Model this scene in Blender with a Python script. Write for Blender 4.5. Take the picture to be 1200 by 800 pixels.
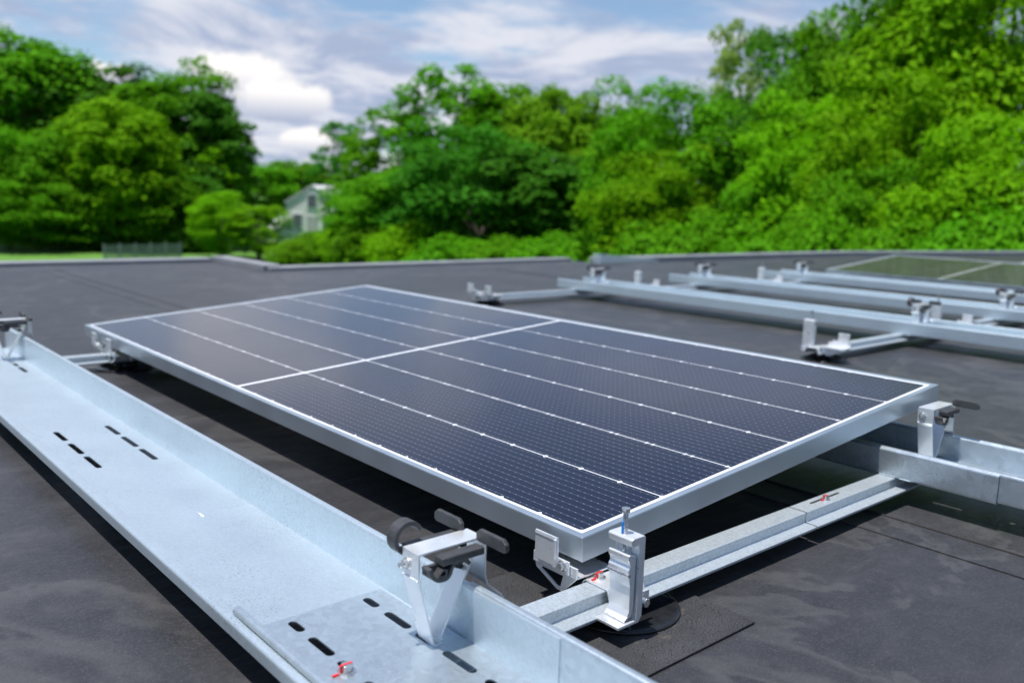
import bpy, bmesh, math, random
import numpy as np
from mathutils import Vector, Matrix
from mathutils.geometry import tessellate_polygon

for o in list(bpy.data.objects): bpy.data.objects.remove(o)
SC = bpy.context.scene
COL = SC.collection
R = math.radians

# ------------------------------------------------------------------ camera
CAM_P = (-0.87161, -0.83168, 0.47589)
CAM_M = ((0.75537, -0.65465, 0.02916), (-0.08348, -0.14026, -0.98659), (0.64996, 0.74280, -0.16060))  # right, down, forward
cam_d = bpy.data.cameras.new('camera'); cam = bpy.data.objects.new('camera', cam_d); COL.objects.link(cam)
r_, d_, f_ = (Vector(v) for v in CAM_M)
cam.matrix_world = Matrix(((r_.x, -d_.x, -f_.x, CAM_P[0]), (r_.y, -d_.y, -f_.y, CAM_P[1]), (r_.z, -d_.z, -f_.z, CAM_P[2]), (0, 0, 0, 1)))
cam_d.sensor_width = 36; cam_d.lens = 1035.15 / 1200 * 36
cam_d.clip_start = 0.02; cam_d.clip_end = 3000
cam_d.dof.use_dof = True; cam_d.dof.focus_distance = 1.36; cam_d.dof.aperture_fstop = 3.6
SC.camera = cam
SC.render.resolution_x = 1024; SC.render.resolution_y = 682

# ------------------------------------------------------------------ light, sky, exposure
TO_SUN = Vector((-0.22, 0.05, 1.0)).normalized()
sun_d = bpy.data.lights.new('sun', 'SUN'); sun_d.energy = 5.0; sun_d.angle = R(0.55); sun_d.color = (1.0, 0.965, 0.92)
sun = bpy.data.objects.new('sun', sun_d); COL.objects.link(sun)
sun.rotation_euler = (-TO_SUN).to_track_quat('-Z', 'Y').to_euler(); sun.location = (-6, 1, 20)
SC.view_settings.view_transform = 'Standard'; SC.view_settings.look = 'None'
SC.view_settings.exposure = 0.4; SC.view_settings.gamma = 1.0; SC.view_settings.use_curve_mapping = False


class NT:
    """small helper for building node trees"""
    def __init__(s, tree): s.t = tree; s.n = tree.nodes; s.l = tree.links
    def put(s, sock, v):
        if v is None: return
        if hasattr(v, 'links'): s.l.new(v, sock)
        elif isinstance(v, (tuple, list)) and len(v) == 3 and sock.type == 'RGBA': sock.default_value = (*v, 1)
        else: sock.default_value = v
    def m(s, op, a, b=None, c=None, clamp=False):
        n = s.n.new('ShaderNodeMath'); n.operation = op; n.use_clamp = clamp
        for i, v in enumerate((a, b, c)): s.put(n.inputs[i], v)
        return n.outputs[0]
    def vm(s, op, a, b=None, scale=None):
        n = s.n.new('ShaderNodeVectorMath'); n.operation = op
        s.put(n.inputs[0], a); s.put(n.inputs[1], b)
        if scale is not None: s.put(n.inputs['Scale'], scale)
        return n.outputs['Value'] if op in ('DOT_PRODUCT', 'LENGTH') else n.outputs[0]
    def noise(s, vec, scale, detail=4, rough=.55, dist=0):
        n = s.n.new('ShaderNodeTexNoise'); s.put(n.inputs['Vector'], vec)
        for k, v in (('Scale', scale), ('Detail', detail), ('Roughness', rough), ('Distortion', dist)): s.put(n.inputs[k], v)
        return n.outputs[0]
    def voro(s, vec, scale, feature='F1'):
        n = s.n.new('ShaderNodeTexVoronoi'); n.feature = feature
        s.put(n.inputs['Vector'], vec); s.put(n.inputs['Scale'], scale); return n
    def ramp(s, f, *stops):
        n = s.n.new('ShaderNodeValToRGB'); s.put(n.inputs[0], f)
        e = n.color_ramp.elements
        while len(e) < len(stops): e.new(0.5)
        for k, (p, c) in enumerate(stops):
            e[k].position = p; e[k].color = (*c, 1) if isinstance(c, tuple) else (c, c, c, 1)
        return n.outputs[0]
    def mix(s, f, a, b, mode='MIX'):
        n = s.n.new('ShaderNodeMix'); n.data_type = 'RGBA'; n.blend_type = mode
        s.put(n.inputs[0], f); s.put(n.inputs[6], a); s.put(n.inputs[7], b); return n.outputs[2]
    def mapr(s, v, a, b, c=0., d=1., smooth=False):
        n = s.n.new('ShaderNodeMapRange'); n.clamp = True
        if smooth: n.interpolation_type = 'SMOOTHSTEP'
        for i, q in enumerate((v, a, b, c, d)): s.put(n.inputs[i], q)
        return n.outputs[0]
    def comb(s, x, y, z):
        n = s.n.new('ShaderNodeCombineXYZ')
        for i, q in enumerate((x, y, z)): s.put(n.inputs[i], q)
        return n.outputs[0]
    def sep(s, v):
        n = s.n.new('ShaderNodeSeparateXYZ'); s.put(n.inputs[0], v); return n.outputs
    def bump(s, h, strength, dist):
        n = s.n.new('ShaderNodeBump'); s.put(n.inputs['Height'], h); n.inputs['Strength'].default_value = strength
        n.inputs['Distance'].default_value = dist; return n.outputs[0]
    def coord(s, which='Object'): return s.n.new('ShaderNodeTexCoord').outputs[which]
    def pos(s): return s.n.new('ShaderNodeNewGeometry').outputs['Position']


world = bpy.data.worlds.new('World'); SC.world = world; world.use_nodes = True
w = NT(world.node_tree); w.n.clear()
sky = w.n.new('ShaderNodeTexSky'); sky.sky_type = 'NISHITA'; sky.sun_disc = False
sky.sun_elevation = math.asin(TO_SUN.z); sky.sun_rotation = math.atan2(TO_SUN.x, TO_SUN.y)
sky.air_density = 1.0; sky.dust_density = 0.4; sky.ozone_density = 3.5
bg1 = w.n.new('ShaderNodeBackground'); w.put(bg1.inputs[0], sky.outputs[0]); bg1.inputs[1].default_value = 0.10
dirv = w.coord('Generated'); sx, sy, sz = w.sep(dirv)
# clouds live on a high flat layer: direction divided by height gives the layer's plan position
zz = w.m('ADD', w.m('MAXIMUM', sz, 0.0), 0.11)
plan = w.comb(w.m('DIVIDE', sx, zz), w.m('DIVIDE', sy, zz), 0.3)
big = w.noise(plan, 0.62, 6, .55, .25)
fine = w.noise(plan, 2.1, 7, .6, .4)
lay = w.m('ADD', w.m('MULTIPLY', big, .72), w.m('MULTIPLY', fine, .28))
mask = w.m('MULTIPLY', w.mapr(lay, .40, .50, 0, 1, True), w.mapr(sz, .24, .42, 1, .10, True))
# unseen sky to the south-west, behind the camera, cleared to darken reflections
mask = w.m('MULTIPLY', mask, w.mapr(w.vm('DOT_PRODUCT', dirv, (.60, .80, 0.0)), -.25, .35, .06, 1, True))
shade = w.mapr(w.noise(plan, 1.3, 8, .62, .5), .40, .60, 0, 1, True)
ccol = w.mix(shade, (0.37, 0.44, 0.61), (0.70, 0.72, 0.80))
# heaped clouds standing low over the trees
def heap(az, el, ra, re, soft=.5):
    d = Vector((math.sin(az) * math.cos(el), math.cos(az) * math.cos(el), math.sin(el)))
    side = Vector((math.cos(az), -math.sin(az), 0)); up = side.cross(d)
    nz = w.noise(dirv, 30, 7, .62); wob = w.m('MULTIPLY', w.m('SUBTRACT', nz, .5), 2.0)
    a = w.m('DIVIDE', w.vm('DOT_PRODUCT', dirv, tuple(side)), ra); e = w.m('DIVIDE', w.vm('DOT_PRODUCT', w.vm('SUBTRACT', dirv, tuple(d)), tuple(up)), re)
    rr = w.m('ADD', w.m('SQRT', w.m('ADD', w.m('MULTIPLY', a, a), w.m('MULTIPLY', e, e))), wob)
    front = w.m('GREATER_THAN', w.vm('DOT_PRODUCT', dirv, tuple(d)), 0)
    return w.m('MULTIPLY', w.mapr(rr, 1.0 - soft * .5, 1.0 + soft * .5, 1, 0, True), front), w.mapr(e, -.9, .4, 0, 1)
HEAPS = []
AZ0 = math.atan2(CAM_M[2][0], CAM_M[2][1])
def pxdir(px, py):
    v = Vector((0, 0, 0))
    for k, q in enumerate(((px - 600) / 1035.15, (py - 400) / 1035.15, 1.0)): v += Vector(CAM_M[k]) * q
    return v.normalized()
def azel(px, py): v = pxdir(px, py); return math.atan2(v.x, v.y), math.asin(v.z)
out = w.mix(0.0, ccol, ccol); fac = mask
for (px, py, rw, rh) in ((285, 96, 52, 30), (330, 118, 48, 24), (362, 168, 36, 16), (128, 88, 26, 14)):
    a_, e_ = azel(px, py); mk, up_ = heap(a_, e_, rw / 1100, rh / 1100)
    hc = w.mix(up_, (0.40, 0.46, 0.61), (0.96, 0.93, 0.92))
    out = w.mix(mk, out, hc); fac = w.m('MAXIMUM', fac, mk)
bg2 = w.n.new('ShaderNodeBackground'); w.put(bg2.inputs[0], out); bg2.inputs[1].default_value = 0.84
ms = w.n.new('ShaderNodeMixShader'); w.put(ms.inputs[0], fac); w.l.new(bg1.outputs[0], ms.inputs[1]); w.l.new(bg2.outputs[0], ms.inputs[2])
wo = w.n.new('ShaderNodeOutputWorld'); w.l.new(ms.outputs[0], wo.inputs[0])


# ------------------------------------------------------------------ materials
def mat(name):
    m = bpy.data.materials.new(name); m.use_nodes = True
    t = NT(m.node_tree); b = t.n['Principled BSDF']
    return m, t, b
def setp(t, b, **k):
    names = dict(color='Base Color', metal='Metallic', rough='Roughness', spec='Specular IOR Level', normal='Normal', coat='Coat Weight', crough='Coat Roughness', ior='IOR')
    for a, v in k.items(): t.put(b.inputs[names[a]], v)

def m_galv(name, base=(.61, .70, .755), rough=.37, metal=.76, spangle=260, dark=.93):
    m, t, b = mat(name); p = t.pos()
    v = t.voro(p, spangle); g = t.mapr(v.outputs['Color'], 0, 1, dark, 1.05)
    n1 = t.noise(p, 9, 5); n2 = t.noise(p, 420, 2, .5)
    f = t.m('MULTIPLY', g, t.mapr(n1, .3, .7, .97, 1.02)); 
    spots = t.mapr(t.noise(p, 520, 2, .4), .60, .68, 1, .58); patch = t.mapr(t.noise(p, 7, 3), .45, .6, 0, 1)
    spots = t.m('ADD', t.m('MULTIPLY', spots, patch), t.m('SUBTRACT', 1.0, patch))
    f = t.m('MULTIPLY', f, spots)
    c = t.mix(1.0, base, t.comb(f, f, f), 'MULTIPLY')
    setp(t, b, color=c, metal=metal, rough=t.mapr(n1, .3, .7, rough - .015, rough + .015), normal=t.bump(n2, .12, .002))
    return m
def m_plain(name, base, rough=.5, metal=0., var=.1, scale=40, bump=.05, spec=.5):
    m, t, b = mat(name); p = t.pos()
    n = t.noise(p, scale, 5); f = t.mapr(n, .3, .7, 1 - var, 1 + var)
    setp(t, b, color=t.mix(1.0, base, t.comb(f, f, f), 'MULTIPLY'), metal=metal, rough=t.mapr(n, .3, .7, max(rough - .07, .03), rough + .07), spec=spec,
         normal=t.bump(t.noise(p, scale * 12, 3), bump, .002))
    return m
M = {}
M['galv'] = m_galv('galvanised_sheet')
M['galv_light'] = m_galv('galvanised_light', (.61, .69, .74), .34, .82, 120, .86)
M['galv_rail'] = m_galv('galvanised_rail', (.52, .585, .635), .38, .50, 300, .78)
M['galv_dull'] = m_galv('galvanised_dull', (.60, .68, .74), .30, .78, 70, .80)
M['alu'] = m_plain('mill_aluminium', (.84, .86, .88), .32, .66, .05, 30, .04)
M['alu_frame'] = m_plain('anodised_frame', (.62, .69, .74), .36, .90, .02, 8, .01)
M['steel'] = m_plain('stainless_bolt', (.62, .62, .62), .28, .9, .12, 90, .04)
M['rubber'] = m_plain('black_rubber', (.013, .014, .016), .24, 0, .2, 60, .06)
M['plastic'] = m_plain('grey_black_plastic', (.040, .041, .045), .45, 0, .2, 90, .15)
M['red'] = m_plain('red_marker', (.70, .015, .02), .5, 0, .15, 200)
M['blue'] = m_plain('blue_threadlock', (.01, .20, .62), .5, 0, .1, 200)
M['white'] = m_plain('white_siding', (.88, .88, .88), .6, 0, .04, 5)
M['shingle'] = m_plain('grey_shingle', (.52, .52, .54), .8, 0, .2, 6)
M['window'] = m_plain('dark_window', (.16, .18, .21), .1, 0, .1, 5)
M['flash'] = m_plain('pale_flashing', (.22, .23, .245), .55, .1, .12, 5)
M['wall'] = m_plain('rendered_wall', (.35, .33, .31), .9, 0, .1, 3)
M['bark'] = m_plain('bark', (.09, .075, .06), .9, 0, .35, 4)
M['pale_bark'] = m_plain('pale_bark', (.36, .33, .30), .9, 0, .3, 4)
M['mesh'] = m_plain('grey_wire', (.28, .30, .31), .6, .3, .1, 5)

def m_roof():
    m, t, b = mat('roof_membrane'); p = t.pos()
    st = t.vm('MULTIPLY', p, (1.0, 1.9, 1.0))
    n1 = t.noise(st, 2.4, 8, .68, .15); n2 = t.noise(p, 11, 7, .66, .1); n3 = t.noise(p, 90, 4, .6)
    dusty = t.mapr(n1, .42, .68, 0, 1, True); sp = t.mapr(n2, .52, .74, 0, 1, True)
    c = t.mix(t.mapr(n2, .3, .7, 0, 1), (.021, .0212, .0235), (.033, .0332, .0365))
    c = t.mix(t.m('MULTIPLY', dusty, .38), c, (.052, .053, .060))
    c = t.mix(t.m('MULTIPLY', sp, t.mapr(n1, .4, .7, .10, .55)), c, (.070, .070, .077))
    scuff = t.mapr(t.noise(t.vm('MULTIPLY', p, (5, 16, 5)), 1.0, 6, .65, .8), .62, .76, 0, .28, True)
    c = t.mix(scuff, c, (.12, .112, .105))
    c = t.mix(t.mapr(t.noise(p, 300, 2), .56, .68, 0, .55), c, (.075, .075, .084))
    c = t.mix(t.mapr(t.noise(p, 130, 4, .7), .5, .72, 0, .4), c, (.060, .059, .067))
    wr = t.noise(t.vm('MULTIPLY', p, (9, 26, 9)), 1.0, 5, .6, .35); c = t.mix(t.mapr(wr, .55, .70, 0, .14, True), c, (.066, .064, .068))
    pud = t.noise(p, 1.6, 5, .6, .5); tide = t.m('MULTIPLY', t.mapr(pud, .53, .55, 0, 1, True), t.mapr(pud, .55, .60, 1, 0, True))
    c = t.mix(t.m('MULTIPLY', tide, .28), c, (.10, .098, .098))
    h = t.m('ADD', t.m('MULTIPLY', n2, .7), t.m('MULTIPLY', n3, .35))
    setp(t, b, color=c, rough=t.mapr(n1, .3, .7, .36, .48), spec=.45, normal=t.bump(t.m('ADD', h, t.m('MULTIPLY', wr, 1.2)), .26, .012))
    return m
M['roof'] = m_roof()
def m_patch():
    m, t, b = mat('patch_membrane'); p = t.pos()
    v = t.voro(p, 260, 'DISTANCE_TO_EDGE'); cr = t.mapr(v.outputs['Distance'], .0, .12, 0, 1)
    n2 = t.noise(p, 14, 5)
    c = t.mix(cr, (.007, .007, .008), t.mix(t.mapr(n2, .35, .7, 0, 1), (.022, .0225, .026), (.044, .045, .051)))
    # a tan ring of old adhesive squeezed out around the foot
    x, y, z = t.sep(p); dx = t.m('SUBTRACT', x, .066); dy = t.m('SUBTRACT', y, -.019)
    rr = t.m('SQRT', t.m('ADD', t.m('MULTIPLY', dx, dx), t.m('MULTIPLY', dy, dy)))
    rr = t.m('ADD', rr, t.m('MULTIPLY', t.m('SUBTRACT', t.noise(p, 25, 3), .5), .03))
    ring = t.m('MULTIPLY', t.mapr(rr, .086, .098, 0, 1, True), t.mapr(rr, .100, .112, 1, 0, True))
    ring = t.m('MULTIPLY', ring, t.mapr(t.noise(p, 38, 5), .50, .68, 0, .4))
    c = t.mix(ring, c, (.20, .165, .11))
    setp(t, b, color=c, rough=.62, normal=t.bump(cr, .35, .004))
    return m
M['patch'] = m_patch()
M['seam'] = m_plain('seam_tape', (.060, .060, .064), .55, 0, .45, 30, .5)
M['dark_edge'] = m_plain('seam_edge', (.018, .017, .016), .8, 0, .3, 30)  # plain near-black for lap edges, rail slot edge and bracket hole

def m_cells(W, L, name, rows=26, cols=6, base=(.0040, .0044, .0145), ior=1.60):
    m, t, b = mat(name); x, y, z = t.sep(t.coord('Object'))
    mg = .0185; cw = (W - 2 * mg) / cols; rp = (L / 2 - .0205 - .006) / (rows / 2)
    u = t.m('DIVIDE', t.m('SUBTRACT', x, mg), cw); ru = t.m('ROUND', u)
    du = t.m('MULTIPLY', t.m('ABSOLUTE', t.m('SUBTRACT', u, ru)), cw)
    vv = t.m('SUBTRACT', t.m('ABSOLUTE', t.m('SUBTRACT', y, L / 2)), .006)
    v = t.m('DIVIDE', vv, rp); dv = t.m('MULTIPLY', t.m('ABSOLUTE', t.m('SUBTRACT', v, t.m('ROUND', v))), rp)
    line = t.m('LESS_THAN', du, .0011)
    s1 = t.m('LESS_THAN', t.m('ADD', du, dv), .0058)
    s2 = t.m('LESS_THAN', t.m('ADD', du, t.m('ABSOLUTE', t.m('SUBTRACT', dv, .0078))), .0046)
    even = t.m('LESS_THAN', t.m('ABSOLUTE', t.m('SUBTRACT', t.m('MODULO', t.m('ADD', ru, .01), 2.0), 0.0)), .5)
    inner = t.m('MULTIPLY', t.m('GREATER_THAN', ru, .5), t.m('LESS_THAN', ru, cols - .5))
    dbl = t.m('MULTIPLY', even, inner)
    dia = t.m('ADD', t.m('MULTIPLY', s2, dbl), t.m('MULTIPLY', s1, t.m('SUBTRACT', 1.0, dbl)))
    midb = t.m('LESS_THAN', vv, 0.0)
    ex = t.m('ADD', t.m('LESS_THAN', u, 0.0), t.m('GREATER_THAN', u, float(cols)))
    ey = t.m('GREATER_THAN', v, rows / 2)
    white = t.m('ADD', t.m('ADD', line, dia), t.m('ADD', midb, t.m('ADD', ex, ey)), clamp=True)
    fb = t.m('FRACT', t.m('MULTIPLY', u, 11.0)); db = t.m('MULTIPLY', t.m('ABSOLUTE', t.m('SUBTRACT', fb, .5)), cw / 11)
    bus = t.m('LESS_THAN', db, .00042)
    fd = t.m('FRACT', t.m('DIVIDE', vv, rp / 6)); pad = t.m('MULTIPLY', t.m('LESS_THAN', db, .00065), t.m('LESS_THAN', t.m('ABSOLUTE', t.m('SUBTRACT', fd, .5)), .10))
    rowgap = t.m('LESS_THAN', dv, .0007)
    wn = t.n.new('ShaderNodeTexWhiteNoise'); t.put(wn.inputs['Vector'], t.comb(t.m('FLOOR', u), t.m('FLOOR', t.m('DIVIDE', y, rp)), 0))
    tone = t.mapr(wn.outputs['Value'], 0, 1, .8, 1.2)
    c = t.mix(1.0, base, t.comb(tone, tone, tone), 'MULTIPLY')
    c = t.mix(t.m('MULTIPLY', rowgap, .6), c, (.002, .002, .004))
    c = t.mix(t.m('MULTIPLY', bus, .28), c, (.26, .28, .38))
    c = t.mix(t.m('MULTIPLY', pad, .34), c, (.50, .52, .60))
    c = t.mix(white, c, (.70, .72, .76))
    dust = t.noise(t.coord('Object'), 3.0, 6, .6); grit = t.mapr(t.noise(t.coord('Object'), 160, 2, .5), .70, .76, 0, .35)
    c = t.mix(t.m('ADD', t.mapr(dust, .4, .75, .0, .012), t.m('MULTIPLY', grit, .3)), c, (.33, .33, .34))
    setp(t, b, color=c, rough=t.mapr(dust, .3, .7, .09, .15), ior=ior)
    return m

def m_leaf(name, c1, c2, trans=.35):
    m, t, b = mat(name)
    g = t.n.new('ShaderNodeNewGeometry'); oi = t.n.new('ShaderNodeObjectInfo')
    n = t.noise(t.coord('Object'), .55, 3); f = t.m('ADD', t.m('MULTIPLY', g.outputs['Random Per Island'], .55), t.m('MULTIPLY', n, .45))
    c = t.mix(f, c1, c2)
    hs = t.n.new('ShaderNodeHueSaturation'); t.put(hs.inputs['Color'], c); t.put(hs.inputs['Hue'], t.mapr(oi.outputs['Random'], 0, 1, .493, .510)); t.put(hs.inputs['Value'], t.mapr(oi.outputs['Random'], 0, 1, .85, 1.15))
    setp(t, b, color=hs.outputs[0], rough=.7, spec=.05)
    tr = t.n.new('ShaderNodeBsdfTranslucent'); t.put(tr.inputs[0], t.mix(1.0, hs.outputs[0], (1.20, 1.35, .25), 'MULTIPLY'))
    mx = t.n.new('ShaderNodeMixShader'); mx.inputs[0].default_value = trans
    t.l.new(b.outputs[0], mx.inputs[1]); t.l.new(tr.outputs[0], mx.inputs[2]); t.l.new(mx.outputs[0], t.n['Material Output'].inputs[0])
    return m
LEAF = {
    'mid': m_leaf('leaf_mid', (.045, .165, .003), (.125, .33, .006), .30),
    'dark': m_leaf('leaf_dark', (.025, .115, .008), (.070, .23, .012), .28),
    'bright': m_leaf('leaf_bright', (.075, .245, .003), (.20, .45, .004), .32),
    'yellow': m_leaf('leaf_yellow', (.075, .205, .005), (.16, .35, .008), .30),
    'pale': m_leaf('leaf_pale', (.17, .25, .07), (.26, .34, .11), .48),
}
def m_ground():
    m, t, b = mat('lawn'); p = t.pos()
    c = t.mix(t.mapr(t.noise(p, .25, 6), .35, .65, 0, 1), (.075, .21, .015), (.12, .30, .022))
    c = t.mix(t.mapr(t.noise(p, 6, 4), .3, .7, 0, .5), c, (.05, .11, .015))
    setp(t, b, color=c, rough=.9, normal=t.bump(t.noise(p, 30, 4), .6, .1)); return m
M['lawn'] = m_ground()


# ------------------------------------------------------------------ mesh helpers
class MB:
    def __init__(s): s.v = []; s.f = []
    def add(s, vs, fs):
        k = len(s.v); s.v += [tuple(q) for q in vs]; s.f += [tuple(i + k for i in f) for f in fs]
    def box(s, x0, x1, y0, y1, z0, z1):
        s.add([(x0, y0, z0), (x1, y0, z0), (x1, y1, z0), (x0, y1, z0), (x0, y0, z1), (x1, y0, z1), (x1, y1, z1), (x0, y1, z1)],
              [(3, 2, 1, 0), (4, 5, 6, 7), (0, 1, 5, 4), (1, 2, 6, 5), (2, 3, 7, 6), (3, 0, 4, 7)])
    def poly(s, loop, a0, a1, axis='y', holes=()):
        """outline (with holes) in the plane across the axis, extruded from a0 to a1 along it"""
        def P(q, a): return {'x': (a, q[0], q[1]), 'y': (q[0], a, q[1]), 'z': (q[0], q[1], a)}[axis]
        loops = [list(loop)] + [list(h) for h in holes]
        flat = [q for l in loops for q in l]; n = len(flat)
        tris = tessellate_polygon([[Vector((q[0], q[1], 0)) for q in l] for l in loops])
        vs = [P(q, a0) for q in flat] + [P(q, a1) for q in flat]
        fs = [tuple(t) for t in tris] + [tuple(i + n for i in reversed(t)) for t in tris]
        k = 0
        for l in loops:
            c = len(l)
            for i in range(c): fs.append((k + i, k + (i + 1) % c, n + k + (i + 1) % c, n + k + i))
            k += c
        s.add(vs, fs)
    def cyl(s, p, q, r, n=16, r2=None):
        p = Vector(p); q = Vector(q); r2 = r if r2 is None else r2
        d = (q - p).normalized(); a = d.orthogonal().normalized(); b = d.cross(a)
        vs = [p + (a * math.cos(2 * math.pi * i / n) + b * math.sin(2 * math.pi * i / n)) * r for i in range(n)]
        vs += [q + (a * math.cos(2 * math.pi * i / n) + b * math.sin(2 * math.pi * i / n)) * r2 for i in range(n)]
        fs = [(i, (i + 1) % n, n + (i + 1) % n, n + i) for i in range(n)] + [tuple(range(n))[::-1], tuple(range(n, 2 * n))]
        s.add(vs, fs)
    def lathe(s, prof, c=(0, 0, 0), n=48):
        vs = []; fs = []
        for (r, z) in prof:
            vs += [(c[0] + r * math.cos(2 * math.pi * i / n), c[1] + r * math.sin(2 * math.pi * i / n), c[2] + z) for i in range(n)]
        for k in range(len(prof) - 1):
            fs += [(k * n + i, k * n + (i + 1) % n, (k + 1) * n + (i + 1) % n, (k + 1) * n + i) for i in range(n)]
        fs += [tuple(range(n))[::-1], tuple(range((len(prof) - 1) * n, len(prof) * n))]
        s.add(vs, fs)
    def build(s, name, m, parent=None, bevel=0, smooth=False, seg=2):
        me = bpy.data.meshes.new(name); me.from_pydata(s.v, [], s.f); me.update()
        bm = bmesh.new(); bm.from_mesh(me); bmesh.ops.recalc_face_normals(bm, faces=bm.faces); bm.to_mesh(me); bm.free()
        me.materials.append(m)
        o = bpy.data.objects.new(name, me); COL.objects.link(o)
        if parent: o.parent = parent
        if smooth:
            for p in me.polygons: p.use_smooth = True
        if bevel:
            b = o.modifiers.new('Bevel', 'BEVEL'); b.width = bevel; b.segments = seg; b.limit_method = 'ANGLE'; b.angle_limit = R(40)
        return o
def rounded(path, r, n=4):
    out = [path[0]]
    for i in range(1, len(path) - 1):
        a, b, c = Vector(path[i - 1]), Vector(path[i]), Vector(path[i + 1])
        u = (a - b); v = (c - b); k = min(r, u.length * .45, v.length * .45)
        p, q = b + u.normalized() * k, b + v.normalized() * k
        for j in range(n + 1):
            t = j / n; out.append(tuple(p * (1 - t) ** 2 + b * 2 * t * (1 - t) + q * t * t))
    out.append(path[-1]); return out
def sheet(path, th, r=.003, n=4):
    """outline of a bent sheet that follows a path, th thick to its left"""
    P = [Vector(q) for q in rounded(path, r, n)]; off = []
    for i, q in enumerate(P):
        d0 = (P[i] - P[i - 1]).normalized() if i else None
        d1 = (P[i + 1] - P[i]).normalized() if i < len(P) - 1 else None
        d = d0 if d1 is None else d1 if d0 is None else (d0 + d1).normalized()
        nn = Vector((-d.y, d.x)); k = 1.0
        if d0 is not None and d1 is not None: k = 1 / max(.5, nn.dot(Vector((-d0.y, d0.x))))
        off.append(q + nn * th * k)
    return [tuple(q) for q in P] + [tuple(q) for q in reversed(off)]
def slot(xc, y0, y1, w=.012, n=6):
    r = w / 2; pts = [(xc + r * math.cos(a), y1 - r + r * math.sin(a)) for a in [math.pi * i / n for i in range(n + 1)]]
    return pts + [(xc + r * math.cos(a), y0 + r + r * math.sin(a)) for a in [math.pi + math.pi * i / n for i in range(n + 1)]]
def thing(name, label, cat, loc=(0, 0, 0), rz=0, group=None):
    o = bpy.data.objects.new(name, None); COL.objects.link(o); o.empty_display_size = .05
    o.location = loc; o.rotation_euler = (0, 0, rz); tag(o, label, cat, group); return o
def tag(o, label=None, cat=None, group=None, kind=None):
    if label: o['label'] = label
    if cat: o['category'] = cat
    if group: o['group'] = group
    if kind: o['kind'] = kind
    return o
def dup(root, label, loc, rz=0, scale=None, skip=()):
    r = root.copy(); COL.objects.link(r); r.location = loc; r.rotation_euler = (0, 0, rz); r['label'] = label
    if scale: r.scale = scale
    for ch in root.children:
        if ch.name.split('.')[0] in skip: continue
        c = ch.copy(); COL.objects.link(c); c.parent = r
        for g in ch.children:
            d = g.copy(); COL.objects.link(d); d.parent = c
    return r
def along(px, py, D):
    """point at horizontal distance D from the camera on the sight line through a photograph position"""
    v = pxdir(px, py); k = D / math.hypot(v.x, v.y); return Vector(CAM_P) + v * k

# ------------------------------------------------------------------ ground and the roof we stand on
ZR = -.120; GZ = -4.2
g = MB(); N = 40
def gh(x, y):
    d = math.hypot(x, y); return GZ + max(0, d - 75) * .05
rs = [0, 10, 20, 30, 40, 50, 60, 75, 95, 130, 200, 400, 900, 1600]; vs = [(0, 0, GZ)]; fs = []
for r in rs[1:]: vs += [(r * math.cos(2 * math.pi * i / N), r * math.sin(2 * math.pi * i / N), GZ + max(0, min(r, 200) - 75) * .05) for i in range(N)]
fs = [(0, 1 + i, 1 + (i + 1) % N) for i in range(N)]
for k in range(len(rs) - 2): fs += [(1 + k * N + i, 1 + (k + 1) * N + i, 1 + (k + 1) * N + (i + 1) % N, 1 + k * N + (i + 1) % N) for i in range(N)]
g.add(vs, fs); tag(g.build('ground', M['lawn']), kind='structure')

EDGE = [(-9, -9), (24, -9), (24, 1.4), (16, 3.05), (9.6, 4.78), (5.3, 5.02), (5.3, 5.38), (2.08, 5.38), (2.08, 6.32), (-9, 6.65)]
bld = thing('flat_roof_building', 'low building with a black membrane flat roof carrying the solar rows', 'building')
b = MB(); b.poly(EDGE, ZR - .25, ZR, 'z'); b.build('roof_membrane', M['roof'], bld)
cx, cy = 7, -1; inset = [(x + (.15 if x < cx else -.15), y + (.15 if y < cy else -.15)) for x, y in EDGE]
b = MB(); b.poly(inset, GZ - .3, ZR - .25, 'z'); b.build('wall', M['wall'], bld)
def kerb(a, c, h, wd, name='parapet', m='flash'):
    a = Vector(a); c = Vector(c); d = (c - a).normalized(); n = Vector((-d.y, d.x)) * wd
    k = MB(); q = [a, c, c + n, a + n]
    k.poly([tuple(p) for p in q], ZR - .28, ZR + h, 'z'); return k.build(name, M[m], bld, .01)
kerb((-9, 6.63), (2.06, 6.30), .030, .16)
kerb((2.08, 6.40), (2.08, 5.40), .042, .14)
kerb((2.11, 5.36), (5.3, 5.36), .026, .14)
kerb((5.32, 5.00), (9.6, 4.76), .052, .16)
kerb((9.6, 4.76), (16, 3.03), .052, .16)
# folded pale end flashing of the higher parapet, tapering away along its foot
b = MB(); b.poly([(5.20, ZR), (5.20, ZR + .095), (5.65, ZR + .06), (6.05, ZR + .018), (6.05, ZR)], 4.88, 4.98, 'y'); b.build('end_flashing', M['alu_frame'], bld, .006)
# lapped membrane seams: a low strip with a dark lap edge
for x0 in (.725, -2.4, 3.85, 7.0):
    b = MB(); b.box(x0 - .045, x0 + .05, -8.9, 4.4 if x0 > 5 else 4.9 if x0 > 2 else 5.9, ZR + .0005, ZR + .0022); b.build('membrane_seam', M['roof'], bld)
    b = MB(); b.box(x0 + .05, x0 + .056, -8.9, 4.4 if x0 > 5 else 4.9 if x0 > 2 else 5.9, ZR + .0008, ZR + .004); b.build('lap_edge', M['dark_edge'], bld)
b = MB(); b.box(-.20, .187, -.172, .17, ZR + .001, ZR + .0042); b.build('membrane_patch', M['patch'], bld, .001)
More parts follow.
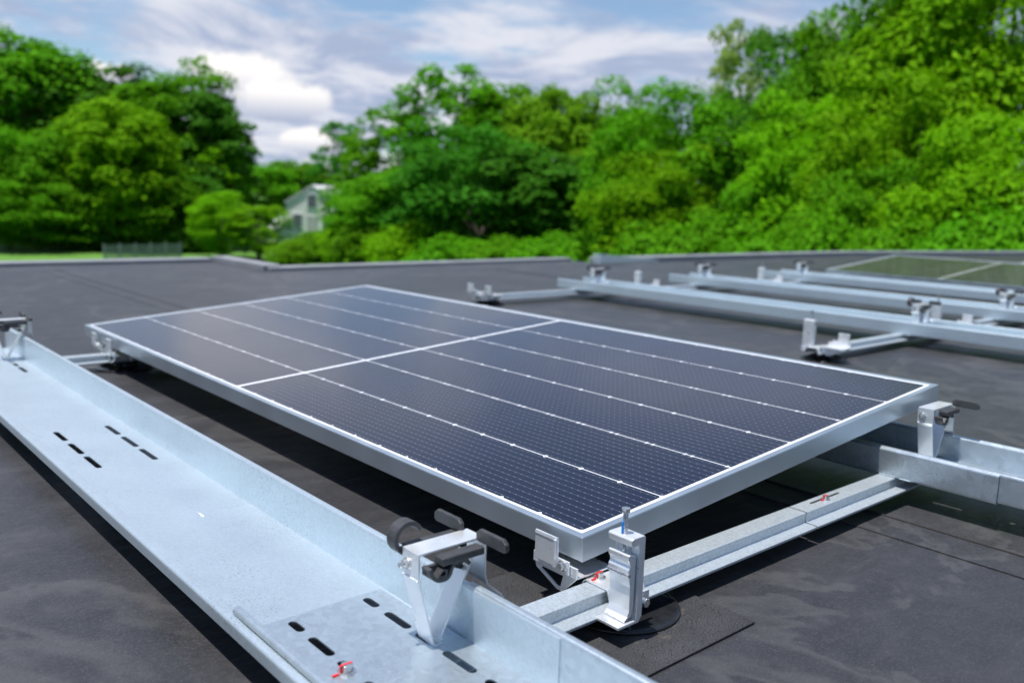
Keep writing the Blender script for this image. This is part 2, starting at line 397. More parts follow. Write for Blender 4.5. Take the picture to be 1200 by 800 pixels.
# ------------------------------------------------------------------ solar panels
def make_panel(W, L, loc, tilt, label, base=(.0040, .0044, .0145), rows=26):
    T = .038; root = thing('solar_panel', label, 'solar panel', loc, 0, 'solar panels on the roof'); root.rotation_euler = (0, -tilt, 0)
    b = MB(); lip = .012; b.poly([(0, 0), (W, 0), (W, L), (0, L)], -.0016, 0, 'z', [[(lip, lip), (W - lip, lip), (W - lip, L - lip), (lip, L - lip)]])
    b.poly([(0, 0), (W, 0), (W, L), (0, L)], -T, -.0016, 'z', [[(.0018, .0018), (W - .0018, .0018), (W - .0018, L - .0018), (.0018, L - .0018)]])
    b.poly([(.0018, .0018), (W - .0018, .0018), (W - .0018, L - .0018), (.0018, L - .0018)], -T, -T + .0018, 'z', [[(.03, .03), (W - .03, .03), (W - .03, L - .03), (.03, L - .03)]])
    b.build('frame', M['alu_frame'], root, .0006)
    b = MB(); b.box(.002, W - .002, .002, L - .002, -.0062, -.0017)
    b.build('glass', m_cells(W, L, 'solar_cells', rows, base=base, ior=1.60 if rows == 26 else 1.28), root)
    for k in (-.3, 0, .3):
        b = MB(); b.box(W / 2 - .045, W / 2 + .045, L / 2 - .05 + k, L / 2 + .05 + k, -.022, -.0063)
        b.build('junction_box', M['rubber'], root, .003)
    return root
TILT = .080
make_panel(1.134, 2.4076, (0, 0, 0), TILT, 'large dark blue solar panel in a silver frame filling the middle of the roof')
make_panel(1.134, 1.70, (5.42, 1.02, 0), TILT, 'distant solar panel with dull green sheen behind the bare rails at right', (.040, .040, .039), 20)
make_panel(1.134, 1.70, (6.85, .35, 0), TILT, 'farthest solar panel, a thin pale strip at the right roof edge', (.040, .040, .039), 20)

# ------------------------------------------------------------------ rails
def make_rail(x0, x1, yc, label, bolt=None, z=-.067):
    root = thing('roof_rail', label, 'mounting rail', (x0, yc, ZR), 0, 'galvanised rails on the roof'); L = x1 - x0; h = z - ZR
    path = [(-.0415, h - .0245), (-.0425, h - .0195), (-.0180, h - .0188), (-.0176, h - .008), (-.0200, h), (.020, h), (.0176, h - .008), (.0180, h - .0188), (.0425, h - .0195), (.0415, h - .0245)]
    b = MB(); b.poly(sheet(path[::-1], .0018, .0035), 0, L, 'x'); b.build('hat_section', M['galv_rail'], root, 0)
    if bolt is not None:
        bx = bolt - x0; q = MB(); q.box(bx - .045, bx + .055, .0005, .0045, h, h + .0012); q.build('slot_edge', M['dark_edge'], root)
        marked_bolt(root, (bx, -.002, h), 1)
    return root
def marked_bolt(root, p, s=1.0):
    x, y, z = p; q = MB(); q.cyl((x, y, z), (x, y, z + .0018 * s), .0085 * s, 20); q.cyl((x, y, z + .0018 * s), (x, y, z + .008 * s), .0058 * s, 6); o = q.build('bolt', M['steel'], root, .0005)
    q = MB(); q.box(x - .0060 * s, x + .0058 * s, y - .0011, y + .0012, z + .0080 * s, z + .0084 * s)
    q.box(x - .0071 * s, x - .0058 * s, y - .0013, y + .0011, z + .0018, z + .0084 * s); q.box(x - .0150 * s, x - .0070 * s, y - .0016, y + .0010, z + .0003, z + .0020)
    q.build('paint_mark', M['red'], o); return o
YC = -.0225
make_rail(-1.2, .534, YC, 'galvanised rail running under the near corner of the big panel')
make_rail(.538, 1.10, YC, 'galvanised rail with a red marked bolt beside the right tray', .63)
make_rail(-.46, 1.10, 2.185, 'galvanised rail under the far left end of the big panel')
make_rail(2.27, 3.75, .95, 'galvanised rail between the white topped clamp and the first bare tray')
make_rail(2.20, 3.65, 2.98, 'galvanised rail ending at a pair of clamps behind the panel')
make_rail(3.32, 4.9, .95, 'galvanised rail running under the second bare tray at right')
make_rail(3.32, 4.9, 2.84, 'galvanised rail running under the left end of the second bare tray')
make_rail(4.4, 6.2, 2.66, 'galvanised rail running under the left end of the third bare tray')

# ------------------------------------------------------------------ ballast trays
SEC_L = dict(w=.219, front=[(.0215, .0019), (.0185, .016), (.0170, .017), (0, .017), (0, -.002)], back=[(.210, 0), (.219, 0), (.219, .072), (.227, .072), (.227, .067)])
SEC_R = dict(w=.222, front=[(.012, 0), (0, 0), (0, .054), (.009, .054), (.009, .049)], back=[(.210, 0), (.222, 0), (.222, .054), (.230, .054), (.230, .049)])
def make_tray(sec, x0, y0, y1, label, slots=(), dz=0., mat_='galv', flange_y1=None, lip_y1=None, bolts=(), th=.0018, grow=0., bead=None, mf=None, base_y0=None, ridge=None):
    root = thing('ballast_tray', label, 'metal tray', (x0, y0, -.066 + dz), 0, 'galvanised ballast trays'); L = y1 - y0
    b = MB(); sl = [slot(sx, a - y0, c - y0) for (sx, a, c) in slots]
    by = (base_y0 if base_y0 is not None else y0) - y0
    b.poly([(.0121, by), (.2099, by), (.2099, L), (.0121, L)], 0, th, 'z', sl)
    b.build('tray_base', M[mat_], root, 0)
    fr = [(x + (-grow if x < .01 else 0), z + (grow if z > .01 else 0)) for x, z in sec['front']]
    bk = [(x - grow if x > .2101 else x, z) for x, z in sec['back']]
    if ridge: fr = ridge
    b = MB(); b.poly(sheet(fr[::-1], -.0017, .0035 if sec is SEC_R else .006), -0.0, (lip_y1 or y1) - y0, 'y'); b.build('front_flange', M[mf or mat_], root, 0)
    b = MB(); b.poly(sheet(bk, .0017, .004), 0, (flange_y1 if flange_y1 is not None else y1) - y0, 'y'); b.build('back_flange', M[mf or mat_], root, 0)
    for p in bolts: marked_bolt(root, (p[0], p[1] - y0, th), 1.25)
    if bead:
        q = MB(); q.cyl((bead[0], bead[1] - y0, th - .0024), (bead[0], bead[2] - y0, th - .0024), .0028, 12, .0028); q.build('embossed_bead', M[mat_], root, 0, True)
    return root
A_SL = [(.073, a, c) for a, c in ((1.165, 1.252), (1.045, 1.138), (.930, 1.024))] + [(.178, a, c) for a, c in ((1.153, 1.245), (1.036, 1.132), (.923, 1.016))] + \
       [(s, a, c) for s in (.073, .178) for a, c in ((2.20, 2.29), (2.09, 2.18), (1.98, 2.07))]
make_tray(SEC_L, -.455, -.2, 2.44, 'long galvanised tray with three pairs of slots left of the big panel', A_SL, bead=(.13, .56, .62), base_y0=.139)
B_SL = [(s, a, c) for s in (.068, .177) for a, c in ((.102, .134), (.028, .082), (-.02, .012), (-.105, -.045), (-.17, -.125), (-.30, -.22))]
make_tray(SEC_L, -.4535, -1.7, .146, 'overlapping galvanised tray in the bottom foreground with the near bracket on it', B_SL, .0022, flange_y1=-.035, lip_y1=.172, bolts=((.062, -.014),), mat_='galv_light', ridge=[(.0225, .0019), (.0205, .012), (.0215, .020), (.0180, .0240), (.0105, .0240), (.0080, .0175)])
R_SL = [(s, a, c) for s in (.06, .16) for a, c in [(-.05 - .098 * k, .012 - .098 * k) for k in range(-2, 19)]]
R1 = [s for s in R_SL if s[1] > -.2]
make_tray(SEC_R, .872, -.236, 2.2, 'right hand galvanised tray passing under the high edge of the big panel', R1, 0, 'galv_dull')
make_tray(SEC_R, .876, -2.0, .12, 'galvanised tray nested in the end of the right hand tray, leaving the frame', [s for s in R_SL if s[2] < .1], .0022, 'galv_dull')
tr2 = make_tray(SEC_R, 2.95, -1.2, 3.12, 'first bare galvanised tray behind the panel, crossing to the right edge', [], 0, 'galv')
tr3 = make_tray(SEC_R, 3.95, -.8, 3.05, 'second bare galvanised tray behind the panel', [], 0, 'galv')
tr4 = make_tray(SEC_R, 4.95, -.4, 2.95, 'third bare galvanised tray in front of the distant panel', [], 0, 'galv')
tr5 = make_tray(SEC_R, 6.52, -.2, 2.25, 'farthest galvanised tray between the distant panels', [], 0, 'galv')

# ------------------------------------------------------------------ round rubber feet
def make_foot(loc, label):
    root = thing('support_pad', label, 'rubber pad', loc, 0, 'round black pads under the rails'); b = MB()
    b.lathe([(.0885, 0), (.0895, .0022), (.088, .0045), (.083, .0052), (.078, .0042), (.045, .0048), (.040, .0060), (.02, .0062)], n=64); b.build('disc', M['rubber'], root, 0, True)
    b = MB()
    for a in (-28, 52, 140, 232):
        c, s = math.cos(R(a)), math.sin(R(a)); p = [(.036, .004), (.036, .0245), (.046, .0235), (.084, .0065), (.084, .004)]
        n = Vector((-s, c)) * .0022
        vs = [(r * c + n.x * k, r * s + n.y * k, z) for k in (-1, 1) for (r, z) in p]
        b = MB(); b.add(vs, [(0, 1, 2, 3, 4), (9, 8, 7, 6, 5), (0, 5, 6, 1), (1, 6, 7, 2), (2, 7, 8, 3), (3, 8, 9, 4), (4, 9, 5, 0)])
        b.build('rib', M['rubber'], root, .0006)
    b = MB(); b.lathe([(.038, .005), (.036, .0240), (.030, .0243), (.02, .0243)], n=32); b.build('hub', M['rubber'], root, 0, True)
    return root
foot = make_foot((.066, -.019, ZR + .0042), 'round black rubber pad with ribs on the patched membrane')
dup(foot, 'round black pad under the far left corner of the big panel', (.06, 2.18, ZR))
dup(foot, 'round black pad below the clamp with the blue screw', (2.33, .952, ZR))
dup(foot, 'round black pad at the rail end directly behind the panel', (2.28, 2.98, ZR))
dup(foot, 'round black pad below the clamp behind the first bare tray', (3.45, .95, ZR))
dup(foot, 'round black pad below the left clamp of the second bare row', (3.46, 2.84, ZR))

# ------------------------------------------------------------------ clamps
def make_clamp(loc, label, tall=True):
    """saddle over the rail, a tall clamp on one side and a wing that grips a panel frame on the other; origin on the rail axis at rail-top height"""
    root = thing('panel_clamp', label, 'clamp', loc, 0, 'aluminium panel clamps on the rails')
    b = MB(); b.poly(sheet([(-.030, -.021), (-.0225, -.001), (-.020, .0012), (.020, .0012), (.0225, -.001), (.030, -.021)], .0022, .002), -.016, .058, 'x'); b.build('saddle', M['alu'], root, 0)
    marked_bolt(root, (.004, .011, .0034), 1.1)
    if tall: tall_side(root)
    wing_side(root, 1)
    if not tall: wing_side(root, -1)
    return root
def tall_side(root):
    old = MB.build
    def bld_(mb, *a, **k):
        mb.v = [(x - .014, y, z) for x, y, z in mb.v]
        return old(mb, *a, **k)
    # tall clamp: C profile opening to -x, drawn in (x, z), run along y
    y0, y1 = -.081, -.038
    C = [(-.042, -.0185), (-.006, -.0185), (-.006, .0895), (-.0215, .0895), (-.0225, .098), (-.0200, .1005), (.003, .1005), (.0055, .098), (.0055, -.014), (-.001, -.0225), (-.042, -.0225)]
    b = MB(); b.poly(C, y0, y1, 'y'); bld_(b, 'post', M['alu'], root, .0008)
    J = [(-.0225, .069), (-.0225, .0755), (-.0205, .0765), (-.010, .0735), (-.0075, .070), (-.0075, .050), (-.0085, -.002), (-.012, -.0120), (-.026, -.0178), (-.0265, -.0155), (-.0205, -.0115), (-.0165, -.004), (-.0168, .030), (-.0185, .038), (-.0195, .045), (-.0215, .050), (-.0215, .055), (-.0185, .060), (-.0195, .0655)]
    b = MB(); b.poly(J, y0 + .004, y1 - .002, 'y'); bld_(b, 'jaw', M['alu'], root, .0006)
    b = MB(); yc = (y0 + y1) / 2
    b.cyl((-.0205, y0 + .003, .0475), (-.0205, y1 - .001, .0475), .0028, 10); bld_(b, 'roll_pin', M['steel'], root, 0)
    b = MB(); b.cyl((-.013, yc, .070), (-.013, yc, .131), .0032, 14); b.cyl((-.013, yc, .131), (-.013, yc, .1365), .0064, 6)
    for k in range(18): b.cyl((-.013, yc, .101 + k * .0017), (-.013, yc, .1018 + k * .0017), .0039, 12)
    sc = bld_(b, 'screw', M['steel'], root, .0003)
    b = MB(); b.cyl((-.0145, yc + .0012, .1012), (-.0145, yc + .0012, .117), .0031, 12); bld_(b, 'blue_thread', M['blue'], sc)
    # side plate with its own bolt, tucked behind the post
    b = MB(); b.poly([(.010, -.022), (.050, -.0215), (.050, .002), (.030, .002), (.010, -.004)], y1 - .018, y1 - .014, 'y'); s = bld_(b, 'side_plate', M['alu'], root, .0008)
    b = MB(); b.cyl((.032, y1 - .030, -.010), (.032, y1 - .018, -.010), .0068, 6); b.cyl((.032, y1 - .0205, -.010), (.032, y1 - .018, -.010), .009, 16); bld_(b, 'bolt', M['steel'], s, .0005)
def wing_side(root, sg):
    old = MB.build
    def bld_(mb, *a, **k):
        if sg < 0: mb.v = [(x, -y, z) for x, y, z in mb.v]
        return old(mb, *a, **k)
    # wing on the +y side
    b = MB(); b.box(-.034, .040, .020, .112, .0065, .0095); b.box(-.034, -.0305, .0205, .112, .0095, .0225)
    b.poly([(.022, .006), (.110, .006), (.108, -.002), (.062, -.0225), (.05, -.0225)], -.032, -.029, 'x', [[(.050, .002), (.096, .002), (.096, -.001), (.062, -.0165), (.055, -.0165)]])
    b.poly([(.022, .006), (.110, .006), (.108, -.002), (.062, -.0225), (.05, -.0225)], .030, .033, 'x'); bld_(b, 'wing', M['alu'], root, .0006)
    b = MB(); b.poly([(-.0385, .016), (-.0365, .016), (-.0365, .059), (-.0385, .0600), (-.0410, .0600), (-.0420, .055), (-.0410, .054), (-.0410, .016)], .056, .102, 'y')
    b.box(-.0445, -.0411, .0565, .0600, .016, .0575); bld_(b, 'grip_plate', M['alu'], root, .0005)
    b = MB(); b.box(-.0385, -.0355, .033, .058, .0096, .030); t = bld_(b, 'bolt_tab', M['alu'], root, .0006)
    b = MB(); b.cyl((-.0386, .0455, .021), (-.0402, .0455, .021), .0085, 16); b.cyl((-.0402, .0455, .021), (-.0455, .0455, .021), .0062, 6); bld_(b, 'bolt', M['steel'], t, .0005)
RZ = -.067
clamp = make_clamp((.024, YC, RZ), 'bare aluminium clamp with upright screw at the near corner of the big panel')
make_clamp((.03, 2.185, RZ), 'aluminium clamp under the far left corner of the big panel', False)
dup(clamp, 'clamp with a blue tipped screw standing behind the big panel', (2.29, .95, RZ), R(180))
make_clamp((2.25, 2.98, RZ), 'pair of pale clamp arms at the rail end directly behind the panel', False)
dup(clamp, 'clamp showing two white blocks above the first bare tray', (3.43, .95, RZ), R(180))
dup(clamp, 'small upright clamp left of the middle on the second bare row', (3.43, 2.84, RZ), R(180))
dup(clamp, 'small upright clamp just behind the left end of the second bare tray', (4.60, 2.70, RZ), R(180))

# ------------------------------------------------------------------ tilt brackets with the black clips
def make_bracket(loc, label):
    """origin at the foot of the front leg on the tray; +x is away from the low side"""
    root = thing('tilt_bracket', label, 'bracket', loc, 0, 'upright brackets with black clips')
    b = MB(); y0, y1 = -.0165, .0165
    b.poly([(-.0260, .090), (-.0260, .1235), (.072, .1235), (.072, .1207), (-.0232, .1207), (-.0232, .090)], y0, y1, 'y'); b.build('top_plate', M['alu'], root, .0006)
    b = MB(); b.poly(sheet([(.012, .0012), (.001, .0012), (-.0218, .086), (-.0250, .092)], .0026, .002), y0 + .001, y1 - .001, 'y'); b.build('front_leg', M['alu'], root, .0004)
    b = MB(); b.poly(sheet([(.0125, .0042), (.007, .006), (.054, .094), (.056, .104)], -.0026, .004), y0 + .002, y1 - .003, 'y'); lg = b.build('rear_leg', M['alu'], root, .0004)
    b = MB(); b.cyl((.0410, -.002, .0885), (.0500, -.002, .0845), .0032, 14); b.build('dark_hole', M['dark_edge'], lg)  # dark stub, its colour standing in for the shade inside an open hole
    b = MB(); b.poly(sheet([(.0735, .1200), (.0735, .070), (.078, .058), (.104, .036), (.104, .026)], .0022, .006), y0 - .002, y1 + .002, 'y'); b.build('back_strap', M['alu'], root, .0004)
    b = MB(); b.cyl((-.0260, .006, .106), (-.0278, .006, .106), .0075, 16); b.cyl((-.0278, .006, .106), (-.032, .006, .106), .0056, 6); b.cyl((-.032, .006, .106), (-.038, .006, .106), .0030, 10); b.build('bolt', M['steel'], root, .0004)
    # the clip: a dark bar either side of the plate ending in a paddle, a hook in front of one, a folded spring under the other
    pad = lambda yc: [(yc - .024, .121), (yc + .024, .121), (yc + .028, .1235), (yc + .028, .132), (yc + .022, .137), (yc - .022, .137), (yc - .028, .132), (yc - .028, .1235)]
    b = MB(); b.box(-.016, .060, y1 + .0005, y1 + .017, .111, .1205); b.poly(pad(y1 + .026), .0595, .0660, 'x'); b.build('side_clip', M['plastic'], root, .0014)
    b = MB(); b.box(-.004, .060, y0 - .018, y0 - .0005, .109, .1185); b.poly(pad(y0 - .028), .0595, .0660, 'x'); b.build('clip', M['plastic'], root, .0014)
    hk = []
    for k in range(15): a = R(-85 - 18 * k); hk.append((-.014 + .0155 * math.cos(a), .1295 + .0155 * math.sin(a)))
    b = MB(); b.poly(sheet([(.006, .1128)] + hk, .0055, .0005, 1), y1 + .003, y1 + .021, 'y'); b.build('hook', M['plastic'], root, .0012)
    lp = [(-.022, .108), (-.018, .096), (-.008, .089), (.006, .089), (.012, .095), (.014, .103), (.021, .108), (.031, .107), (.037, .100)]
    b = MB(); b.poly(sheet(lp, .0048, .007), y0 - .016, y0 - .0005, 'y'); b.poly([(-.011, .0965), (.003, .0945), (.005, .1035), (-.002, .106)], y0 - .0175, y0 - .001, 'y', [[(-.007, .0985), (.0005, .0973), (.0015, .1018), (-.0022, .1033)]])
    b.box(-.021, .036, y0 - .006, y0 - .0006, .099, .1085); b.build('spring_loop', M['plastic'], root, .001)
    return root
TZ = -.062
br = make_bracket((-.279, -.013, TZ), 'nearest bracket with black hooked clip on the foreground tray')
dup(br, 'blurred bracket with black clip at the left edge on the far end of the tray', (-.285, 2.215, TZ))
dup(br, 'silver bracket with black clip just right of the panel high corner', (1.022, -.036, TZ), skip=('side_clip', 'hook'))
dup(br, 'bracket with black clip on the left end of the first bare tray', (3.06, 2.91, TZ))
dup(br, 'bracket with black clip on the first bare tray toward the right edge', (3.06, .925, TZ))
dup(br, 'bracket with black clip on the left end of the second bare tray', (4.06, 2.86, TZ))
dup(br, 'bracket with black clip on the second bare tray at the right edge', (4.06, .93, TZ))
dup(br, 'bracket with black clip beside the near left corner of the distant panel', (5.06, 2.72, TZ))
dup(br, 'far bracket with black clip beyond the distant panel at the right edge', (6.62, 1.55, TZ))

# ------------------------------------------------------------------ trees
rng = np.random.default_rng(7)
def crown_mesh(name, H, Rr, n_cl, n_leaf, leaf, zc=.60, zr=.40, seed=0, rc=(.16, .30), sparse=0., low=True):
    g = np.random.default_rng(seed)
    lob = g.normal(size=(7, 3)); lob /= np.linalg.norm(lob, axis=1)[:, None]; la = g.uniform(-.22, .28, 7)
    d = g.normal(size=(n_cl, 3)); d /= np.linalg.norm(d, axis=1)[:, None]
    rad = g.uniform(.35, 1, n_cl) ** .5; shp = 1 + (np.maximum(0, d @ lob.T) ** 3 @ la)
    c = d * (rad * shp)[:, None] * np.array([Rr, Rr, H * zr]) * .86 + np.array([0, 0, H * zc])
    rr = g.uniform(*rc, n_cl) * Rr
    P = []; Nn = []; S = []
    for k in range(n_cl):
        m = max(8, int(n_leaf * (rr[k] / (.23 * Rr)) ** 2 * g.uniform(.6, 1.2)))
        q = g.normal(size=(m, 3)); q /= np.linalg.norm(q, axis=1)[:, None]; q[:, 2] = np.where(g.random(m) < .78, np.abs(q[:, 2]), q[:, 2])
        lump = 1 + .25 * np.sin(q @ g.normal(size=3) * 4 + g.uniform(0, 6))
        P.append(c[k] + q * (rr[k] * g.uniform(.74, 1.05, m) * lump)[:, None] * np.array([1.06, 1.06, .82]))
        nn = q + np.array([0, 0, .7]) + g.normal(size=(m, 3)) * .5; Nn.append(nn / np.linalg.norm(nn, axis=1)[:, None]); S.append(leaf * g.uniform(.55, 1.3, m))
    P = np.concatenate(P); Nn = np.concatenate(Nn); S = np.concatenate(S); m = len(P)
    t = np.cross(Nn, g.normal(size=(m, 3))); t /= np.linalg.norm(t, axis=1)[:, None]; u = np.cross(Nn, t)
    S = S[:, None]; fold = Nn * S * .18
    V = np.stack([P - t * S * .62, P + u * S * .36 - fold, P + t * S * .62, P - u * S * .36 - fold], 1).reshape(-1, 3)
    me = bpy.data.meshes.new(name); me.vertices.add(4 * m); me.vertices.foreach_set('co', V.astype(np.float32).ravel())
    me.loops.add(4 * m); me.loops.foreach_set('vertex_index', np.arange(4 * m, dtype=np.int32))
    me.polygons.add(m); me.polygons.foreach_set('loop_start', np.arange(0, 4 * m, 4, dtype=np.int32)); me.polygons.foreach_set('loop_total', np.full(m, 4, dtype=np.int32))
    me.update(calc_edges=True)
    return me, c[np.argsort(-rr)[:14]]
def trunk_mesh(name, H, Rr, tips, seed=0, zc=.6):
    b = MB(); g = random.Random(seed); pts = [Vector((g.uniform(-.1, .1) * k, g.uniform(-.1, .1) * k, H * .78 * k / 6)) for k in range(7)]
    for i in range(6): b.cyl(pts[i], pts[i + 1], .022 * H * (1 - i / 7), 9, .022 * H * (1 - (i + 1) / 7))
    for q in tips:
        q = Vector(q); k = min(5, max(2, int(q.z / H * 5))); a = pts[k]; mid = a.lerp(q, .5) + Vector((0, 0, .04 * H))
        b.cyl(a, mid, .006 * H, 6, .004 * H); b.cyl(mid, q, .004 * H, 6, .0015 * H)
    me = bpy.data.meshes.new(name); me.from_pydata(b.v, [], b.f); me.update(); return me
KINDS = {}
for i, (kn, H, Rr, nc, nl, lf, zc, zr, rc, st) in enumerate((
        ('broad', 12, 4.6, 120, 240, .28, .51, .47, (.15, .29), 0),
        ('round', 12, 4.4, 120, 240, .27, .50, .48, (.14, .28), 0),
        ('tall', 14, 3.7, 140, 190, .29, .51, .47, (.14, .27), 0),
        ('maple', 11, 4.6, 140, 300, .20, .50, .48, (.13, .27), 0),
        ('loose', 13, 3.8, 105, 170, .27, .53, .45, (.11, .26), 0),
        ('bush', 4, 2.6, 60, 130, .20, .42, .50, (.14, .40), 0))):
    me, tips = crown_mesh('crown_' + kn, H, Rr, nc, nl, lf, zc, zr, 11 + i, rc)
    co = np.empty(len(me.vertices) * 3, np.float32); me.vertices.foreach_get('co', co); co = co.reshape(-1, 3)
    KINDS[kn] = (float(np.percentile(co[:, 2], 99.6)), float(np.percentile(np.hypot(co[:, 0], co[:, 1]), 96)), me, trunk_mesh('trunk_' + kn, H, Rr, tips, i))
_var = {}
def crown_variant(kn, leafm):
    if (kn, leafm) not in _var:
        me = KINDS[kn][2].copy(); me.materials.clear(); me.materials.append(LEAF[leafm]); _var[kn, leafm] = me
    return _var[kn, leafm]
def trunk_variant(kn, bk):
    if (kn, bk) not in _var:
        me = KINDS[kn][3].copy(); me.materials.clear(); me.materials.append(M[bk]); _var[kn, bk] = me
    return _var[kn, bk]
RT = random.Random(5)
def tree(px, ytop, D, half, kn, leafm, label, name='tree', cat='tree', bark='bark', base=None):
    top = along(px, ytop, D); H, Rr = KINDS[kn][:2]; z0 = GZ + max(0, D - 75) * .05 if base is None else base
    root = thing(name, label, cat, (top.x, top.y, z0 - .05), RT.uniform(0, 6.28), 'bushes beyond the roof edge' if kn == 'bush' else 'trees beyond the roof edge')
    sz = (top.z - z0) / H; sr = half / 1035 * D / Rr * 1.22
    root.scale = (sr, sr, sz)
    t = bpy.data.objects.new('trunk' if kn != 'bush' else 'stem', trunk_variant(kn, bark)); COL.objects.link(t); t.parent = root
    c = bpy.data.objects.new('crown' if kn != 'bush' else 'foliage', crown_variant(kn, leafm)); COL.objects.link(c); c.parent = root
    return root
TREES = [
    # left wood
    (22, 44, 83, 78, 'broad', 'mid', 'tallest tree of the left wood at the left edge of the photo'),
    (108, 76, 81, 58, 'tall', 'dark', 'dark tree behind the left wood, second from the left edge'),
    (188, 66, 79, 58, 'round', 'mid', 'tall tree with a knobby top on the right of the left wood'),
    (243, 108, 78, 42, 'tall', 'dark', 'dark tree at the right shoulder of the left wood'),
    (62, 152, 75, 64, 'maple', 'mid', 'lower rounded green tree in front of the left wood'),
    (162, 182, 72, 58, 'maple', 'mid', 'rounded bright topped tree in front of the left wood'),
    (2, 150, 73, 46, 'maple', 'mid', 'green tree cut by the left edge of the photo above the lawn'),
    (240, 165, 77, 34, 'loose', 'bright', 'thin yellow green tree with a pale bare trunk left of the white house'),
    (228, 205, 73, 40, 'tall', 'dark', 'shadowy tree beside the pale trunk'),
    (140, 120, 71, 48, 'broad', 'bright', 'bright tree between the two tall trees of the left wood'),
    (60, 100, 91, 70, 'round', 'mid', 'broad tree filling the middle of the left wood'),
    (40, 215, 71, 52, 'maple', 'mid', 'low spreading tree above the lawn'),
    (205, 150, 85, 60, 'round', 'mid', 'tree behind the right half of the left wood'),
    # gap with the house
    (298, 182, 88, 42, 'round', 'mid', 'low tree left of the white house under the big cloud'),
    (350, 190, 98, 42, 'broad', 'mid', 'tree standing directly behind the white house'),
    (392, 143, 90, 26, 'loose', 'dark', 'slender open treetop above the white house'),
    (432, 160, 64, 30, 'loose', 'mid', 'airy tree right of the white house'),
    (258, 225, 64, 30, 'maple', 'bright', 'small bright tree below the pale trunk'),
    (302, 240, 62, 30, 'loose', 'bright', 'small bright tree left of the white shed'),
    (408, 212, 72, 26, 'loose', 'mid', 'small loose tree covering the right side of the white house'),
    # middle
    (468, 128, 62, 44, 'loose', 'mid', 'open crowned tree with sky gaps left of the middle'),
    (528, 84, 60, 60, 'loose', 'mid', 'tallest open tree in the middle with sky showing through'),
    (585, 100, 62, 52, 'tall', 'mid', 'tree just right of the tallest middle tree'),
    (648, 104, 58, 56, 'broad', 'yellow', 'yellow green tree behind the dark middle trees'),
    (708, 116, 62, 48, 'round', 'mid', 'tree rising behind the yellow green tree'),
    (752, 128, 60, 42, 'tall', 'mid', 'tree in the dip left of the domed maple'),
    (562, 150, 50, 84, 'maple', 'dark', 'big dark rounded tree in the middle front'),
    (490, 185, 52, 62, 'round', 'mid', 'leafy tree left of the big dark rounded tree'),
    (640, 178, 48, 62, 'tall', 'dark', 'dark tree right of the big dark rounded tree'),
    (710, 170, 50, 50, 'broad', 'yellow', 'pale yellow green tree left of the domed maple'),
    (430, 215, 56, 40, 'round', 'mid', 'small tree close right of the white house'),
    # right
    (800, 100, 38, 82, 'maple', 'mid', 'domed green maple right of the middle'),
    (760, 175, 36, 62, 'maple', 'bright', 'low bright maple left of the domed maple'),
    (884, 32, 66, 42, 'loose', 'pale', 'feathery greyish tree rising behind the maples'),
    (868, 130, 42, 58, 'round', 'dark', 'dark green tree between the domed maple and the right wood'),
    (935, 34, 38, 66, 'maple', 'dark', 'dark tree on the left of the right wood'),
    (1005, 2, 36, 76, 'maple', 'mid', 'tall green tree in the right wood'),
    (965, 120, 30, 72, 'maple', 'bright', 'bright yellow green tree leaning out of the right wood'),
    (1090, -75, 33, 100, 'maple', 'mid', 'very tall tree of the right wood reaching the top of the photo'),
    (1195, -140, 31, 110, 'maple', 'bright', 'tallest bright tree at the right edge of the photo'),
    (1075, 85, 27, 84, 'maple', 'bright', 'bright tree in front of the very tall right tree'),
    (1170, 130, 24, 88, 'maple', 'bright', 'nearest bright tree low at the right edge'),
    (905, 205, 30, 64, 'round', 'mid', 'low tree below the dark tree of the right wood'),
    (1010, 195, 25, 66, 'maple', 'mid', 'low leafy tree at the foot of the right wood'),
]
for (px, yt, D, hw, kn, lm, lb) in TREES:
    tree(px, yt, D, hw, kn, lm, lb, 'pale_trunk_tree' if 'bare trunk' in lb else 'tree', bark='pale_bark' if 'bare trunk' in lb else 'bark')
BUSH = [(372, 270, 62, 30, 'mid', 'bush hiding the foot of the white house'), (338, 280, 56, 22, 'yellow', 'yellowish bush in front of the small white shed'),
        (404, 262, 56, 26, 'bright', 'bush in front of the white house right side'), (430, 262, 52, 36, 'mid', 'green bush right of the white house'), (478, 258, 48, 40, 'bright', 'bright bush left of the dark middle tree'),
        (535, 276, 44, 50, 'mid', 'green bush below the big dark tree'), (600, 280, 42, 52, 'mid', 'low green bush under the big dark tree'), (660, 276, 40, 50, 'mid', 'low green bush under the middle trees'),
        (715, 259, 36, 52, 'mid', 'leafy bush at the left foot of the maple'), (775, 266, 32, 54, 'mid', 'green bush under the domed maple'), (840, 254, 28, 60, 'mid', 'green bush right of the domed maple foot'),
        (905, 270, 26, 62, 'mid', 'green bush at the left foot of the right wood'), (970, 259, 23, 66, 'mid', 'leafy bush in the middle foot of the right wood'), (1045, 264, 21, 68, 'mid', 'leafy bush behind the distant panels'),
        (1120, 254, 19, 74, 'mid', 'large green bush behind the far right panels'), (1190, 246, 18, 74, 'mid', 'leafy bush at the right edge behind the parapet'),
        (215, 262, 70, 34, 'dark', 'dark bush behind the low mesh fence'), (128, 262, 72, 40, 'dark', 'dark bush at the edge of the lawn')]
for (px, yt, D, hw, lm, lb) in BUSH: tree(px, yt, D, hw, 'bush', lm, lb, 'bush', 'bush')

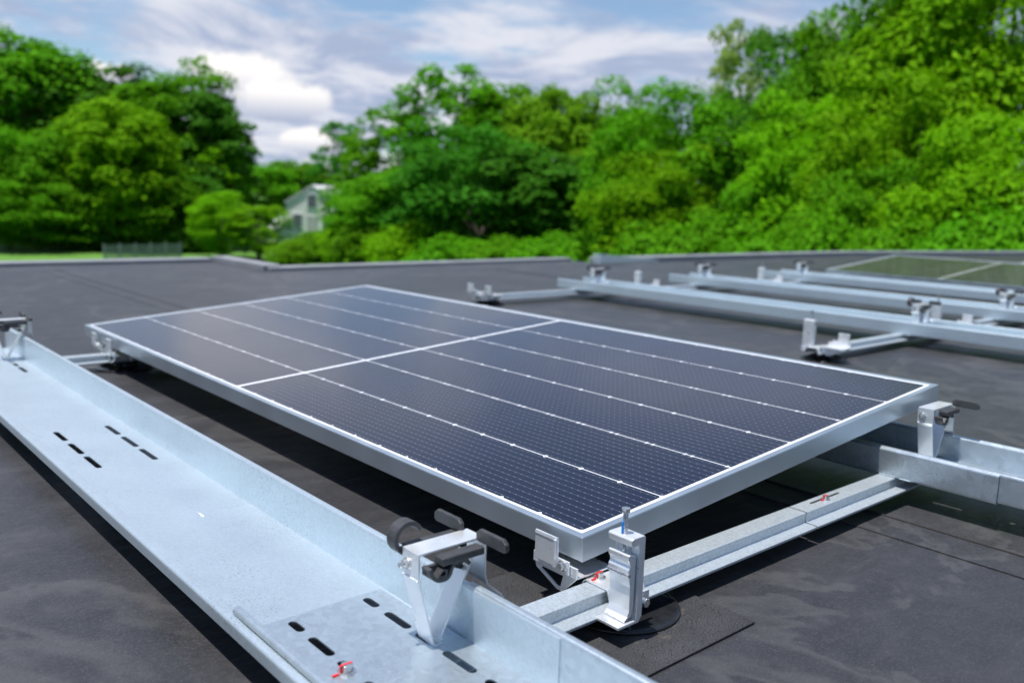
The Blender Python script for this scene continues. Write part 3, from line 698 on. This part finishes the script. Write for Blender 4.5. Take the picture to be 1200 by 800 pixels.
# ------------------------------------------------------------------ white house, shed and fence far behind
def house(px, D, Wd, Dp, eave, ridge, label, name, yaw):
    p = along(px, 240, D); z0 = GZ + max(0, D - 75) * .05
    root = thing(name, label, 'house' if 'house' in name else 'shed', (p.x, p.y, z0), yaw)
    b = MB(); b.poly([(-Wd / 2, -.3), (Wd / 2, -.3), (Wd / 2, eave), (0, ridge), (-Wd / 2, eave)], -Dp / 2, Dp / 2, 'y'); b.build('wall', M['white'], root)
    b = MB(); o = .14; s = (ridge - eave) / (Wd / 2)
    b.poly([(-Wd / 2 - o, eave - s * o + .02), (0, ridge + .02), (Wd / 2 + o, eave - s * o + .02), (Wd / 2 + o, eave - s * o + .2), (0, ridge + .22), (-Wd / 2 - o, eave - s * o + .2)], -Dp / 2 - .1, Dp / 2 + .1, 'y'); b.build('roof', M['shingle'], root)
    if 'house' in name:
        for (wx, wz) in ((-Wd * .28, 1.0), (Wd * .28, 1.0), (0, 2.75)):
            b = MB(); b.box(wx - .5, wx + .5, -Dp / 2 - .06, -Dp / 2 - .005, wz, wz + 1.3); f = b.build('window', M['white'], root)
            b = MB(); b.box(wx - .4, wx + .4, -Dp / 2 - .075, -Dp / 2 - .062, wz + .1, wz + 1.2); b.build('pane', M['window'], f)
        b = MB(); b.box(-.5, .5, -Dp / 2 - .05, -Dp / 2 - .005, 0, 2.1); b.build('door', M['shingle'], root)
        for wx in (-1.6, 1.4):
            b = MB(); b.box(Wd / 2 + .005, Wd / 2 + .06, wx - .5, wx + .5, 1.2, 2.6); b.build('window', M['window'], root)
    return root
AZC = azel(376, 250)[0]
house(379, 84, 4.8, 6.0, 3.2, 4.6, 'white gabled house half hidden among the trees', 'house', -R(48))
house(332, 66, 1.6, 2.2, 1.9, 2.6, 'small white shed among bushes left of the white house', 'shed', -AZC + R(20))
fz = thing('mesh_fence', 'low grey mesh fence on the lawn before the left wood', 'fence', along(122, 300, 60)[:2] + (GZ,))
p0 = along(122, 300, 60); p1 = along(212, 302, 62); d = Vector((p1.x - p0.x, p1.y - p0.y, 0)); fz.location = (p0.x, p0.y, GZ); fz.rotation_euler = (0, 0, math.atan2(d.y, d.x))
for k in range(6):
    b = MB(); b.cyl((d.length * k / 5, 0, 0), (d.length * k / 5, 0, 1.15), .05, 8); b.build('post', M['mesh'], fz)
b = MB()
for k in range(60): b.cyl((d.length * k / 59, .03, .05), (d.length * k / 59, .03, 1.05), .022, 4)
for k in range(8): b.cyl((0, .03, .08 + .135 * k), (d.length, .03, .08 + .135 * k), .022, 4)
b.build('wire_panel', M['mesh'], fz)
SC.cycles.samples = 128
